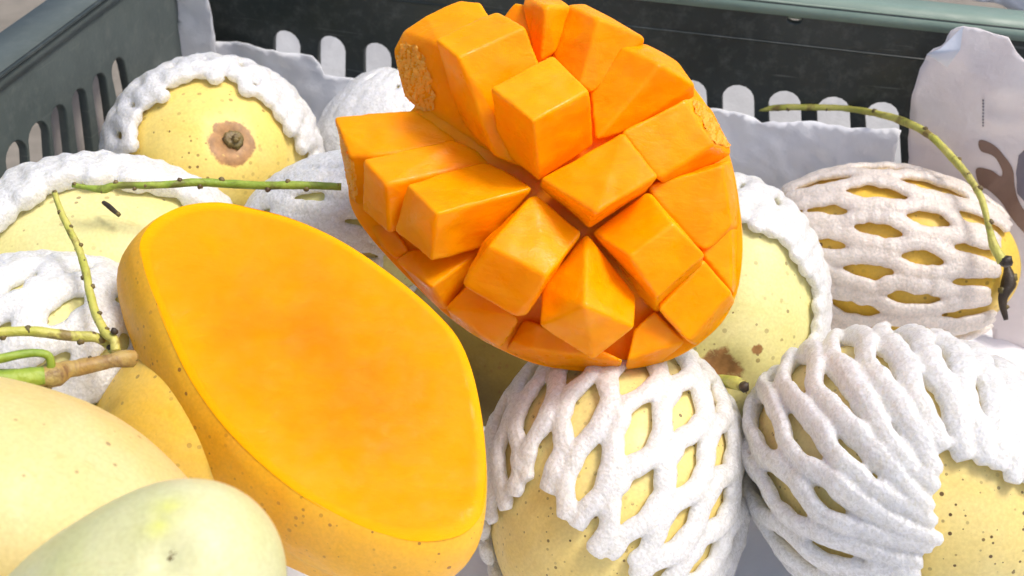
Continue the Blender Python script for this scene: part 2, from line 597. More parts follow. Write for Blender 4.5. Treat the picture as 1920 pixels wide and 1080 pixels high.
sheet('tissue_paper', [(316, -20), (397, -20), (402, 40), (407, 90), (412, 150), (285, 150), (283, 98), (322, 68), (338, 50), (322, 18)],
      lambda x, y: OB(x, y, .014), nb, M_paper, .0035, 'white tissue paper strip standing up in the far left corner of the crate', seed=1)
sheet('tissue_paper', [(300, 140), (345, 90), (407, 76), (470, 78), (520, 86), (590, 100), (603, 116), (612, 134), (650, 142), (700, 150), (780, 168), (780, 350), (300, 350)],
      lambda x, y: OB(x, y, .008), nb, M_paper, .003, 'white paper liner behind the yellow mango with the brown stem scar', seed=2)
sheet('tissue_paper', [(1290, 190), (1345, 197), (1390, 206), (1430, 222), (1520, 220), (1600, 228), (1690, 233), (1684, 262), (1672, 314), (1668, 430), (1300, 430)],
      lambda x, y: OB(x, y, .010), nb, M_paper, .003, 'lavender white paper sheet under the arching yellow stalk against the back wall', seed=3)
def bend_r(x, y):
    return .00005 * max(0, x - 1712)
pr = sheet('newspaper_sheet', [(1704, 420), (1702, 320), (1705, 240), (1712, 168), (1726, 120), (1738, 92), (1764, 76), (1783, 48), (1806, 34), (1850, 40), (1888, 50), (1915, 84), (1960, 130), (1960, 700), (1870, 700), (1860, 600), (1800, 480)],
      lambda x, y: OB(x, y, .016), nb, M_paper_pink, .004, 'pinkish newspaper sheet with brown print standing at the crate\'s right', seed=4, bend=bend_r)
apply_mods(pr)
# printing on that sheet, and its turned down corner
def on_sheet(x, y, lift):
    p = OB(x, y, .016)
    d = .004 * (ridged(p + Vector((4, 0, 0)), 22) * .6 + ridged(p + Vector((0, 4, 3)), 60) * .3 + noise.noise(p * 9) * .5) + bend_r(x, y)
    return p + nb * (d + lift)
def decal(name, poly, mat, step=7, lift=.0006):
    v, f = poly_mesh(poly, step, 1.2, 2)
    o = build(name, [on_sheet(q.x, q.y, lift) for q in v], f, mat, None)
    # re-parent into the sheet's space
    for vv in o.data.vertices:
        vv.co -= pr.location
    o.parent = pr
    return o
def smooth_loop(pts, n=4):
    out = []
    k = len(pts)
    for i in range(k):
        a, b, c, d = [Vector(pts[(i + j - 1) % k]) for j in range(4)]
        for s in range(n):
            t = s / n
            out.append(tuple(.5 * ((2 * b) + (c - a) * t + (2 * a - 5 * b + 4 * c - d) * t * t + (3 * b - a - 3 * c + d) * t ** 3)))
    return out
decal('brown_print', smooth_loop([(1836, 243), (1862, 250), (1888, 275), (1899, 300), (1902, 330), (1915, 360), (1935, 385), (1938, 420), (1905, 392), (1880, 360), (1855, 336), (1834, 322), (1829, 300), (1838, 294), (1862, 298), (1876, 306), (1876, 292), (1862, 270), (1838, 262)]), M_print)
decal('grey_print', [(1908, 265), (1930, 240), (1945, 250), (1945, 400), (1930, 360), (1905, 335), (1903, 300)], M_printgrey)
for k in range(9):
    decal('printed_letter', [(1841, 165 + k * 6), (1844, 165 + k * 6), (1844, 169 + k * 6), (1841, 169 + k * 6)], M_printgrey, 3)
fold = build('turned_corner', [on_sheet(*q) for q in ((1738, 92, .001), (1764, 76, .003), (1806, 34, .001), (1800, 62, .010), (1776, 104, .005), (1755, 78, .008))],
             [(0, 5, 4), (5, 1, 3), (5, 3, 4), (1, 2, 3), (0, 1, 5)], M_paper)
for vv in fold.data.vertices: vv.co -= pr.location
fold.parent = pr
# paper outside the crate seen through the slots
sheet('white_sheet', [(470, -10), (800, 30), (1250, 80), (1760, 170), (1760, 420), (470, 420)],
      lambda x, y: OB(x, y, -(.125 - .0003 * (y - 40))), nb, M_paper_grey, .002, 'white paper outside the crate seen through the slots of the back wall', step=30, seed=6, rough=0)
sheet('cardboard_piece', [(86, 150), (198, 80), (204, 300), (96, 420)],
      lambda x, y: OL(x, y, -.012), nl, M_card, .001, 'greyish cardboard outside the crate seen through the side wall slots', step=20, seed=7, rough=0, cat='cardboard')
# pale bundle beyond the back rim, upper right
sheet('paper_bundle', [(1780, -60), (2050, -70), (2100, 40), (1960, 38), (1860, 14), (1790, 8)],
      lambda x, y: OB(x, y, -.06), Vector((0, -.5, .85)), M_paper, .006, 'pale crumpled paper lying beyond the far rim at the upper right', step=14, seed=9)

# liner under the fruit
def liner():
    bm = bmesh.new()
    n = 80
    g_ = []
    for i in range(n + 1):
        for j in range(n + 1):
            u, v_ = .012 + .59 * i / n, .012 + .7 * j / n
            p = p_corner + back_dir * u - left_dir * v_
            x = Vector((p.x, p.y, 0))
            h = .030 + .02 * max(0, min(1, (p.y - .25) / .25)) + .010 * ridged(x, 14) + .004 * ridged(x + Vector((3, 1, 0)), 40)
            g_.append(bm.verts.new(Vector((p.x, p.y, h))))
    for i in range(n):
        for j in range(n):
            a = i * (n + 1) + j
            bm.faces.new((g_[a], g_[a + 1], g_[a + n + 2], g_[a + n + 1]))
    return tag(from_bm('paper_liner', bm, M_paper, None, True, Vector((p_corner.x, p_corner.y, .03))), 'crumpled white paper liner on the crate floor under all the fruit', 'paper')
liner()

# ------------------------------------------------------------------ mangoes
def frame(axis, up=(0, 0, 1)):
    z = Vector(axis).normalized()
    u = Vector(up)
    x = (u - z * u.dot(z))
    if x.length < 1e-4: x = Vector((1, 0, 0)) - z * z.x
    x.normalize()
    y = z.cross(x)
    return Matrix((x, y, z)).transposed()      # columns

class Mango:
    """star-shaped fruit: a = half length, b = half width, c = half thickness, axis = stem direction"""
    def __init__(s, px, py, D, a, b, c, axis, flat=(0, 1, 0), beak=.0, seed=0, taper=.10):
        s.c = P(px, py, D)
        s.R = frame(cv(*axis), cv(*flat))
        s.a, s.b, s.cc = a, b, c
        s.beak, s.seed, s.taper = beak, seed, taper
        s.dims = []
        s.marks = []
    def r(s, d):
        l = s.R.transposed() @ d
        x, y, z = l
        k = 1 / math.sqrt((x / s.cc) ** 2 + (y / s.b) ** 2 + (z / s.a) ** 2)
        k *= 1 + s.taper * z * (.6 if z > 0 else 1) + .05 * y * (1 - abs(z)) - .03 * (y * z)
        if s.beak:
            k *= 1 + s.beak * math.exp(-((x) ** 2 + (y - .34) ** 2 + (z + .94) ** 2) / .02)
        k *= 1 + .014 * noise.noise(d * 2.2 + Vector((s.seed, 0, 0)))
        for (dd, depth, rad) in s.dims:
            q = (d - dd).length / rad
            k -= depth * math.exp(-q * q)
        return k
    def at(s, d, off=0):
        return s.c + d * (s.r(d) + off)
    def dir_px(s, px, py, it=12):
        """direction from the centre to the surface point seen at an image position"""
        r = ray(px, py).normalized()
        t0 = (s.c - CAM).dot(r)
        lo, hi = t0 - .09, t0
        for k in range(40):
            m = (lo + hi) / 2
            p = CAM + r * m - s.c
            if p.length > s.r(p.normalized()): lo = m
            else: hi = m
        return (CAM + r * hi - s.c).normalized()
    def make(s, name, label, mat, nu=150, nv=110, group='mangoes in the crate'):
        bz = min(s.at(Vector((math.cos(t) * .3, math.sin(t) * .3, -.95)).normalized()).z for t in range(6))
        o = thing(name, label, 'mango', Vector((s.c.x, s.c.y, bz)), group)
        V, Fc = [], []
        for j in range(1, nv):
            th = math.pi * j / nv
            for i in range(nu):
                ph = 2 * math.pi * i / nu
                d = s.R @ Vector((math.sin(th) * math.cos(ph), math.sin(th) * math.sin(ph), math.cos(th)))
                V.append(s.at(d))
        V.append(s.at(s.R @ Vector((0, 0, 1)))); V.append(s.at(s.R @ Vector((0, 0, -1))))
        nr = nv - 1
        for j in range(nr - 1):
            for i in range(nu):
                a = j * nu + i; b = j * nu + (i + 1) % nu
                Fc.append((a, a + nu, b + nu, b))
        for i in range(nu):
            Fc.append((nr * nu, i, (i + 1) % nu))
            Fc.append((nr * nu + 1, (nr - 1) * nu + (i + 1) % nu, (nr - 1) * nu + i))
        sk = build('skin', V, Fc, mat, o)
        at_ = sk.data.attributes.new('mark', 'FLOAT', 'POINT')
        vals = [0.0] * len(V)
        for (dd, rad, kind) in s.marks:
            for i, v in enumerate(V):
                q = ((v - s.c).normalized() - dd).length / rad
                if q < 3: vals[i] = max(vals[i], math.exp(-q ** (1.6 if kind == 2 else 4)) if kind in (0, 2) else math.exp(-((q - 1) / .35) ** 2))
        at_.data.foreach_set('value', vals)
        s.o = o
        return o

def net(mg, axis_d, a0, a1, N, name, label, mat=None, rt=.0031, rn=.0019, period=.021, amp=.5, off=.0009, jag=.12, phase=0, twist=0.0, tilt=0.0, voxel=.0008, seed=0, a0f=None, wob=.25):
    """expanded foam sleeve round a fruit: strands that part and meet again"""
    mat = mat or M_foam
    Rn = frame(axis_d, (.1, .2, 1))
    bm = bmesh.new()
    Rm = sum(mg.r(Rn @ Vector((math.cos(t), math.sin(t), 0))) for t in range(6)) / 6
    rng = random.Random(seed)
    for k in range(N):
        th0 = 2 * math.pi * k / N
        jj = jag * (rng.random() - .5) * 2
        s0 = (a0f(th0) if a0f else a0) + jj * .5 + (.03 if (k // 2) % 2 else 0)
        s1 = a1 + jag * (rng.random() - .5)
        n = int((s1 - s0) / .032) + 2
        rings = []
        prev = None
        cen = []
        for i in range(n):
            al = s0 + (s1 - s0) * i / (n - 1)
            arc = al * Rm
            w_ = math.cos(2 * math.pi * arc / period + phase)
            w_ = max(-1, min(1, w_ * 1.35))
            sg = 1 if k % 2 else -1
            az = th0 + sg * amp * w_ * (math.pi / N) + twist * (al - s0) + wob * (2 * math.pi / N) * noise.noise(Vector((al * 3, k * 1.3, seed)))
            d = Rn @ Vector((math.sin(al) * math.cos(az), math.sin(al) * math.sin(az), math.cos(al)))
            cen.append((d, mg.at(d, off + rn * .8 + .0006 * noise.noise(Vector((al * 9, k * 2.1, seed + 5))))))
        for i in range(n):
            d, p = cen[i]
            t = (cen[min(i + 1, n - 1)][1] - cen[max(i - 1, 0)][1]).normalized()
            side = t.cross(d).normalized()
            wv = 1 + .22 * noise.noise(Vector((i * .35, k * 3.3, seed + 1)))
            # narrower towards the gathered pole
            al = s0 + (s1 - s0) * i / (n - 1)
            gap = math.sin(al) * Rm * 2 * math.pi / N
            rw = min(rt, gap * .75) * wv
            sc = 1
            if i == 0 or i == n - 1: sc = .82
            ring = []
            for q in range(8):
                a = 2 * math.pi * q / 8
                ring.append(bm.verts.new(p + side * math.cos(a) * rw * sc + d * (math.sin(a) * rn * wv * sc + tilt * math.cos(a) * rw)))
            rings.append(ring)
        for i in range(n - 1):
            for q in range(8):
                bm.faces.new((rings[i][q], rings[i][(q + 1) % 8], rings[i + 1][(q + 1) % 8], rings[i + 1][q]))
        bm.faces.new(rings[0][::-1]); bm.faces.new(rings[-1])
    o = from_bm(name, bm, mat, None, True, mg.c.copy())
    if voxel:
        m = o.modifiers.new('r', 'REMESH'); m.mode = 'VOXEL'; m.voxel_size = voxel; m.use_smooth_shade = True
        m = o.modifiers.new('s', 'SMOOTH'); m.iterations = 2; m.factor = .5
        tx = bpy.data.textures.new('lumps', 'CLOUDS'); tx.noise_scale = .0035; tx.noise_depth = 2
        m = o.modifiers.new('d', 'DISPLACE'); m.texture = tx; m.strength = .00035; m.mid_level = .5
        apply_mods(o)
        o.data.polygons.foreach_set('use_smooth', [True] * len(o.data.polygons))
        o.data.materials.clear(); o.data.materials.append(mat)
    tag(o, label, 'foam net', 'white foam nets round the mangoes')
    return o

def disc_on(mg, px, py, rad, mat, name, parent, lift=.0004, thick=.0012, irr=.35, n=26, seed=0, inner=0):
    d0 = mg.dir_px(px, py)
    u = d0.orthogonal().normalized(); v = d0.cross(u)
    V = [mg.at(d0, lift + thick)]
    rings = 5
    R0 = mg.r(d0)
    for k in range(1, rings + 1):
        for i in range(n):
            a = 2 * math.pi * i / n
            rr = rad * k / rings * (1 + irr * noise.noise(Vector((math.cos(a) * 2, math.sin(a) * 2, seed + .3))))
            d = (d0 + (u * math.cos(a) + v * math.sin(a)) * rr / R0).normalized()
            h = lift + thick * (1 - (k / rings) ** 3) + .0005 * noise.noise(d * 90)
            if k == rings: h = -.0006
            V.append(mg.at(d, h))
    Fc = [(0, 1 + i, 1 + (i + 1) % n) for i in range(n)]
    for k in range(rings - 1):
        for i in range(n):
            a = 1 + k * n + i; b = 1 + k * n + (i + 1) % n
            Fc.append((a, a + n, b + n, b))
    return build(name, V, Fc, mat, parent)

def catmull(pts, n=6):
    out = []
    k = len(pts)
    for i in range(k - 1):
        a = pts[max(i - 1, 0)]; b = pts[i]; c = pts[i + 1]; d = pts[min(i + 2, k - 1)]
        for s in range(n):
            t = s / n
            out.append(tuple(.5 * (2 * b[j] + (c[j] - a[j]) * t + (2 * a[j] - 5 * b[j] + 4 * c[j] - d[j]) * t * t + (3 * b[j] - a[j] - 3 * c[j] + d[j]) * t ** 3) for j in range(len(b))))
    out.append(tuple(pts[-1]))
    return out

def tube_geo(pts, rough=.2, seed=0, seg=10):
    """pts: (world Vector, radius)"""
    V, Fc = [], []
    n = len(pts)
    prev = None
    for i, (p, r) in enumerate(pts):
        t = (pts[min(i + 1, n - 1)][0] - pts[max(i - 1, 0)][0]).normalized()
        u = (prev - t * prev.dot(t)).normalized() if prev else t.orthogonal().normalized()
        prev = u
        v = t.cross(u)
        for q in range(seg):
            a = 2 * math.pi * q / seg
            dd = u * math.cos(a) + v * math.sin(a)
            V.append(p + dd * r * (1 + rough * noise.noise(p * 300 + dd * 1.5 + Vector((seed, 0, 0)))))
    for i in range(n - 1):
        for q in range(seg):
            a = i * seg + q; b = i * seg + (q + 1) % seg
            Fc.append((a, b, b + seg, a + seg))
    Fc.append(list(range(seg))[::-1]); Fc.append([(n - 1) * seg + q for q in range(seg)])
    return V, Fc

def px_path(path, n=6):
    """path: (px, py, D, radius px) -> world points and radii"""
    out = []
    for (x, y, D, r) in catmull(path, n):
        out.append((P(x, y, D), r * D / F))
    return out

def knot(p, r, mat, parent, name='knot', stretch=(1, 1, 1), seed=0):
    bm = bmesh.new()
    bmesh.ops.create_icosphere(bm, subdivisions=2, radius=1)
    for v in bm.verts:
        c = v.co.copy()
        v.co = p + Vector((c.x * stretch[0], c.y * stretch[1], c.z * stretch[2])) * r * (1 + .35 * noise.noise(c * 1.6 + Vector((seed, 0, 0))))
    return from_bm(name, bm, mat, parent)

def twig(name, label, path, mat, knots=(), tip=None, group='bare mango stalks', n=6):
    pts = px_path(path, n)
    zl = min(p.z for p, r in pts)
    o = thing(name, label, 'twig', Vector((pts[0][0].x, pts[0][0].y, zl)), group)
    V, Fc = tube_geo(pts)
    build('stem', V, Fc, mat, o)
    for k, (kx, ky, kr) in enumerate(knots):
        # nearest point of the path
        best = min(catmull(path, 12), key=lambda q: (q[0] - kx) ** 2 + (q[1] - ky) ** 2)
        D = best[2] - .0004
        ox, oy = kx - best[0], ky - best[1]
        ol = math.hypot(ox, oy) + 1e-6
        lim = min(1, best[3] * .9 / ol)
        kx, ky = best[0] + ox * lim, best[1] + oy * lim
        knot(P(kx, ky, D), kr * .72 * D / F, M_knot, o, seed=k)
    if tip:
        for (kx, ky, D, kr) in tip:
            knot(P(kx, ky, D), kr * D / F, M_dark, o, name='stub', seed=kx)
    return o

# --- back left yellow mango with stem scar
mA = Mango(402, 300, .545, .050, .0370, .0400, (.08, -.10, .99), (1, 0, 0), seed=1, taper=.04)
mA.marks.append((mA.dir_px(436, 266), .19, 0)); mA.marks.append((mA.dir_px(436, 266), .15, 1))
mA.dims.append((mA.dir_px(436, 262), .0030, .16))
oA = mA.make('mango', 'yellow mango by the far left corner with a brown stem scar facing out', M_skin_back)
disc_on(mA, 437, 262, .0042, M_knot, 'stem_ring', oA, lift=.0012, thick=.0012, seed=4)
disc_on(mA, 440, 262, .0019, M_knot, 'stem_button', oA, lift=.0030, thick=.0014, seed=5)
dA = mA.dir_px(415, 330)
net(mA, dA, .80, 2.3, 38, 'foam_net', 'white foam net bunched like a collar round the yellow mango with the stem scar', rt=.0040, rn=.0030, period=.026, amp=.42, jag=.16, seed=1, voxel=.0011,
    a0f=lambda t: .84 + .10 * math.sin(t * 3 + 1), off=.001)
# --- left pale green mango
mB = Mango(205, 535, .475, .046, .052, .0405, (.25, .15, .95), (0, 1, 0), seed=2, taper=.03)
oB = mB.make('mango', 'pale green mango by the slotted side wall with a twig lying over it', M_skin_pale)
dB = mB.dir_px(215, 575)
net(mB, dB, .95, 2.2, 46, 'foam_net', 'white foam net pushed back in a puffy roll round the pale green mango', rt=.0046, rn=.0042, period=.03, amp=.3, jag=.05, seed=2, voxel=.0012,
    a0f=lambda t: .98 + .04 * math.sin(t * 4), off=.001)
# --- left low netted mango
mC = Mango(60, 700, .43, .052, .044, .034, (.6, .2, .6), (0, 1, 0), seed=3)
oC = mC.make('mango', 'pale mango under the thick stalk at the left, wrapped in foam', M_skin_pale)
net(mC, cv(-.5, -.6, .4), .5, 2.7, 38, 'foam_net', 'white foam net under the joined stalks at the left edge', rt=.0050, rn=.0022, period=.03, amp=.5, seed=3, voxel=.0011)
# --- deep yellow mango between
mD = Mango(392, 822, .40, .034, .034, .033, (.3, .5, .5), (0, 1, 0), seed=4)
mD.make('mango', 'deep yellow mango squeezed between the big cream mango and the halved mango', M_skin_deep)
# --- big cream mango front left
mE = Mango(45, 1010, .315, .056, .042, .036, (-.9, .35, .1), (0, 1, 0), seed=5)
mE.make('mango', 'large bare cream yellow mango in the near left corner', M_skin_big)
# --- front pale green mango with beak
mF = Mango(225, 1235, .272, .048, .0285, .029, (-.62, -.72, -.15), (1, 0, 0), beak=0, seed=6, taper=.06)
mF.marks.append((mF.dir_px(314, 958), .075, 2)); mF.marks.append((mF.dir_px(296, 990), .06, 2))
mF.dims.append((mF.dir_px(345, 975), -.0016, .30))
mF.dims.append((mF.dir_px(322, 1040), .0020, .10))
mF.dims.append((mF.dir_px(255, 1050), .0012, .25))
oF = mF.make('mango', 'bare pale green mango with a pointed tip and dimple at the near edge', M_skin_front)
disc_on(mF, 322, 1042, .0011, M_knot, 'tip_scar', oF, lift=-.0002, thick=.0003)
# --- centre netted mango
mG = Mango(1150, 915, .452, .056, .0492, .0435, (-.15, -.55, .6), (1, .1, 0), seed=7, taper=.02)
oG = mG.make('mango', 'speckled yellow mango in foam right below the diced mango', M_skin_net)
dG = mG.dir_px(1030, 1150)
net(mG, dG, .60, 2.75, 34, 'foam_net', 'white diamond foam net round the mango right below the diced mango', rt=.0037, rn=.0024, tilt=.12, period=.031, amp=.44, jag=.12, seed=7, voxel=.0006,
    a0f=lambda t: .66 + .12 * math.sin(t * 2 + .5) + .05 * math.sin(5 * t))
# --- right netted mango
mH = Mango(1714, 895, .425, .056, .0475, .043, (.6, -.35, .6), (0, 1, 0), seed=8, taper=.02)
oH = mH.make('mango', 'yellow mango in foam at the near right corner, its lower side bare', M_skin_net)
dH = mH.dir_px(1870, 1020)
net(mH, dH, .70, 2.75, 33, 'foam_net', 'white ribbed foam net round the mango in the near right corner', rt=.0043, rn=.0029, tilt=.34, period=.040, amp=.28, jag=.10, seed=8, voxel=.0006,
    a0f=lambda t: .44 + .08 * math.sin(t * 3), twist=-.25)
# --- mid right mango behind the diced one
mI = Mango(1365, 585, .505, .052, .046, .034, (-.1, -.75, .55), (1, .1, 0), seed=9, taper=.03)
mI.marks.append((mI.dir_px(1350, 694), .17, 0)); mI.marks.append((mI.dir_px(1420, 655), .05, 0))
mI.dims.append((mI.dir_px(1358, 700), .0035, .15))
oI = mI.make('mango', 'pale green mango with a brown stem end behind the right side of the diced mango', M_skin_pale)
k0 = mI.at(mI.dir_px(1352, 712), -.002)
kp = [(P(1336, 712, .466), .0020), (P(1354, 714, .452), .0022), (P(1376, 718, .443), .0025), (P(1393, 723, .437), .0022)]
V, Fc = tube_geo(kp)
build('stem_stub', V, Fc, M_twig_yellow, oI)
knot(P(1396, 725, .4362), .0019, M_dark, oI, 'stub_end')
dI = mI.dir_px(1335, 640)
net(mI, dI, .95, 2.6, 42, 'foam_net', 'white foam net round the pale green mango behind the diced mango\'s right side', rt=.0042, rn=.0026, period=.03, amp=.25, jag=.1, seed=9, voxel=.0009,
    a0f=lambda t: .95 + .05 * math.sin(t * 5))
# --- right back netted mango
mJ = Mango(1658, 480, .530, .053, .0275, .034, (.95, -.15, .2), (0, 1, 0), seed=10, taper=.02)
oJ = mJ.make('mango', 'ripe yellow mango lying in foam tinted for pinkish light before the newspaper sheet', M_skin_deep)
dJ = cv(.97, -.16, .22)
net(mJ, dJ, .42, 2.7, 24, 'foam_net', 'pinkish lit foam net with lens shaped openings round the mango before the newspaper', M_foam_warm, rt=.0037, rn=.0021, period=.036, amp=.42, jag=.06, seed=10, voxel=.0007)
# --- white netted mangoes behind the diced one
mK = Mango(735, 320, .58, .041, .032, .034, (.2, .9, .3), (1, 0, 0), seed=11)
mK.make('mango', 'pale mango wrapped in foam behind the left notch of the diced mango', M_skin_pale)
net(mK, cv(.2, .9, .1), .3, 2.9, 40, 'foam_net', 'white foam net behind the left notch of the diced mango', rt=.0045, rn=.0018, period=.03, amp=.2, seed=11, voxel=.0011)
mL = Mango(640, 450, .49, .048, .036, .027, (.5, .2, .5), (0, 1, 0), seed=12)
mL.make('mango', 'greenish mango between the halved mango and the diced mango', M_skin_pale)
net(mL, cv(.75, -.1, .3), .75, 2.9, 40, 'foam_net', 'white foam net below the green stalk between the two cut mangoes', rt=.0045, rn=.0018, period=.03, amp=.2, seed=12, voxel=.0011)
# filler fruit below the diced mango that carries it
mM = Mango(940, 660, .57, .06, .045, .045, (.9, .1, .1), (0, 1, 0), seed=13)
mM.make('mango', 'mango painted olive brown for the shade deep in the gap under the diced mango', M_skin_olive)

# ------------------------------------------------------------------ the halved mango (flat cut face)
def halved():
    cut = [(262, 452), (282, 418), (312, 396), (352, 381), (410, 376), (470, 386), (540, 404), (610, 434), (680, 474), (750, 524), (815, 580), (858, 628), (885, 690),
           (903, 770), (913, 860), (911, 935), (896, 975), (862, 1003), (800, 1014), (730, 1004), (650, 974), (570, 930), (490, 868), (420, 798), (360, 715), (318, 630), (284, 545), (266, 492)]
    cut = smooth_loop(cut, 4)
    n = cv(.20, .46, .86).normalized()
    c = P(590, 700, .372)
    pts = [on_plane(x, y, c, n) for x, y in cut]
    N = len(pts)
    cen = sum(pts, Vector()) / N
    th = .046
    o = thing('halved_mango', 'mango half with a smooth flat orange cut face tilted to the camera', 'mango', Vector((cen.x, cen.y, cen.z - .05)))
    # face with gentle dish
    V, Fc, rim, core = [cen - n * .0012], [], [0.0], [1.0]
    K = 22
    cp = on_plane(680, 740, c, n); cp2 = on_plane(560, 600, c, n)
    for k in range(1, K + 1):
        t = (k / K) ** .75
        for p in pts:
            q = cen.lerp(p, t if k == K else t * .985)
            h = -.0012 * (1 - t ** 4)
            if k == K: h = -.0009
            h += .0005 * noise.noise(q * 45)
            V.append(q + n * h)
            rim.append(t)
            core.append(min(1, .38 * math.exp(-((q - cp).length / .016) ** 2) * (1 + .8 * noise.noise(q * 160)) + .5 * math.exp(-((q - cp2).length / .03) ** 2) * max(0, .6 + noise.noise(q * 60))))
    core[0] = core[1]
    for i in range(N):
        Fc.append((0, 1 + (i + 1) % N, 1 + i))
    for k in range(K - 1):
        for i in range(N):
            a = 1 + k * N + i; b = 1 + k * N + (i + 1) % N
            Fc.append((a, b, b + N, a + N))
    f = build('cut_face', V, [t[::-1] for t in Fc], M_cut, o)
    for nm, arr in (('rim', rim), ('core', core)):
        a = f.data.attributes.new(nm, 'FLOAT', 'POINT')
        a.data.foreach_set('value', arr)
    # skin bowl
    obl = cv(-.0175, -.024, 0)
    V, Fc = [], []
    J = 22
    for j in range(J + 1):
        s = j / J
        ang = s * math.pi / 2
        for p in pts:
            d = p - cen
            rr = max(0, 1 - s ** 3.4) ** .45
            bulge = 1 + .07 * math.sin(min(1, s * 2.2) * math.pi)
            V.append(cen + d * rr * bulge * (1 if j else .992) - n * (th * s + (.0009 if j == 0 else .0)) + obl * s * (1 - .3 * s)
                     + d.normalized() * (.0004 * noise.noise(p * 60 + Vector((0, 0, s * 3)))))
    for j in range(J):
        for i in range(N):
            a = j * N + i; b = j * N + (i + 1) % N
            Fc.append((a, b, b + N, a + N))
    build('skin', V, Fc, M_skin_gold, o)
    return o
halved()

# ------------------------------------------------------------------ the diced mango
D0 = .405
def Q(x, y, z):                   # z in cm towards the viewer from the centre of the fruit
    return P(x, y, D0 - z * .01)

def diced():
    o = thing('diced_mango', 'mango half scored in a grid and turned inside out into orange cubes', 'mango', Q(1010, 500, -4))
    out = [(655, 365), (668, 405), (700, 450), (745, 500), (790, 545), (840, 592), (890, 628), (942, 656), (1000, 680), (1060, 692), (1120, 696), (1180, 691), (1240, 679), (1290, 657),
           (1330, 627), (1360, 594), (1380, 550), (1389, 500), (1391, 450), (1386, 390), (1372, 310), (1345, 235), (1300, 165), (1240, 105), (1150, 60), (1050, 30), (960, 45), (880, 80), (820, 150), (760, 220), (700, 250), (660, 300)]
    out = smooth_loop(out, 3)
    cx, cy = 1015, 370
    N = len(out)
    def shell(scale_z, z_edge, z_mid, back, mat, name):
        V = [Q(cx, cy, z_mid)]; Fc = []
        K = 10
        for k in range(1, K + 1):
            t = k / K
            for (x, y) in out:
                z = z_mid + (z_edge - z_mid) * t ** 2.2
                e = 1.0 if k < K else 1.0
                V.append(Q(cx + (x - cx) * t * e, cy + (y - cy) * t * e, z))
        for i in range(N): Fc.append((0, 1 + i, 1 + (i + 1) % N))
        for k in range(K - 1):
            for i in range(N):
                a = 1 + k * N + i; b = 1 + k * N + (i + 1) % N
                Fc.append((a, a + N, b + N, b))
        if back:                  # roll the edge over to the skin side
            last = 1 + (K - 1) * N
            m = len(V)
            for (sc, dz) in ((1.004, -.18), (.992, -.42), (.95, -.62)):
                for (x, y) in out:
                    V.append(Q(cx + (x - cx) * sc, cy + (y - cy) * sc, z_edge + dz))
            for k, base in enumerate((last, m, m + N)):
                nxt = (m, m + N, m + 2 * N)[k]
                for i in range(N):
                    Fc.append((base + i, nxt + i, nxt + (i + 1) % N, base + (i + 1) % N))
        return build(name, V, Fc, mat, o)
    shell(1, -1.75, -.75, True, M_flesh, 'flesh_base')
    # skin on the back
    V = [Q(cx, cy, -1.6)]; Fc = []
    for k in range(1, 9):
        t = k / 8
        for (x, y) in out:
            V.append(Q(cx + (x - cx) * t * .985, cy + (y - cy) * t * .985, -1.6 - .75 * t ** 2.2))
    for i in range(N): Fc.append((0, 1 + (i + 1) % N, 1 + i))
    for k in range(7):
        for i in range(N):
            a = 1 + k * N + i; b = 1 + k * N + (i + 1) % N
            Fc.append((a, b, b + N, a + N))
    build('skin', V, Fc, M_skin_gold, o)

    C = []
    # each chunk: list of (x, y, z)
    C.append([(920, 165, 1.6), (1037, 104, .7), (1102, 171, 1.5), (998, 228, 2.4), (935, 275, -.4), (1037, 218, -1.3), (1114, 270, -.4), (1010, 338, .4)])
    C.append([(1017, 337, .9), (1167, 252, .8), (1233, 330, 1.4), (1117, 398, 1.9), (1013, 350, .1), (1150, 290, -.9), (1210, 360, -.6), (1104, 426, .3)])
    C.append([(818, 75, .5), (931, 22, -.5), (984, 53, .1), (858, 107, 1.2), (1011, 118, -.1), (930, 292, -.1), (1003, 322, -.3), (865, 225, -1.2), (960, 200, -1.7)])
    C.append([(738, 95, -1.7), (757, 60, -1.5), (800, 30, -1.4), (865, 3, -1.7), (900, 5, -1.6), (916, 30, -1.2), (928, 70, -.9), (826, 82, -.2), (744, 118, -1.8), (760, 180, -1.9), (790, 208, -1.8), (850, 228, -1.1), (925, 290, -.9), (800, 70, -3), (890, 40, -3), (850, 200, -3)])
    C.append([(943, 32, -2), (965, 5, -1.9), (986, 8, -1.7), (992, 55, -1.4), (1005, 115, -1.5), (955, 90, -2), (975, 60, -3)])
    C.append([(981, 12, -1.5), (984, -8, -1.7), (1045, -3, -1.6), (1067, 12, -1.1), (1022, 14, -.3), (1004, 112, -1.4), (1012, 114, -1.0), (1040, 98, -1.1), (1028, 40, -2.7)])
    C.append([(1066, 10, -1.5), (1095, 8, -1.6), (1122, 36, -.3), (1212, 70, -1.2), (1207, 86, -1.3), (1165, 99, -.8), (1034, 106, -1.3), (1088, 158, -.6), (1110, 176, -.8), (1110, 80, -2.6)])
    C.append([(1166, 90, -.9), (1210, 80, -1.4), (1240, 98, -1.6), (1268, 116, -1.6), (1237, 122, -.1), (1302, 160, -1.1), (1302, 180, -1.5), (1160, 252, -.5), (1117, 264, -.3), (1104, 170, -1.0), (1220, 180, -2.4)])
    C.append([(1164, 248, .3), (1282, 188, -.2), (1333, 272, -.5), (1233, 334, .1), (1302, 184, -1.2), (1333, 203, -1.7), (1368, 270, -1.8), (1371, 292, -1.9), (1200, 300, -1.6), (1260, 352, -1.2)])
    C.append([(1212, 350, -.4), (1355, 312, -.6), (1368, 398, -.8), (1369, 420, -.95), (1320, 472, -.55), (1240, 420, -.7), (1371, 298, -1.7), (1386, 360, -1.9), (1389, 428, -1.9), (1280, 400, -2.2)])
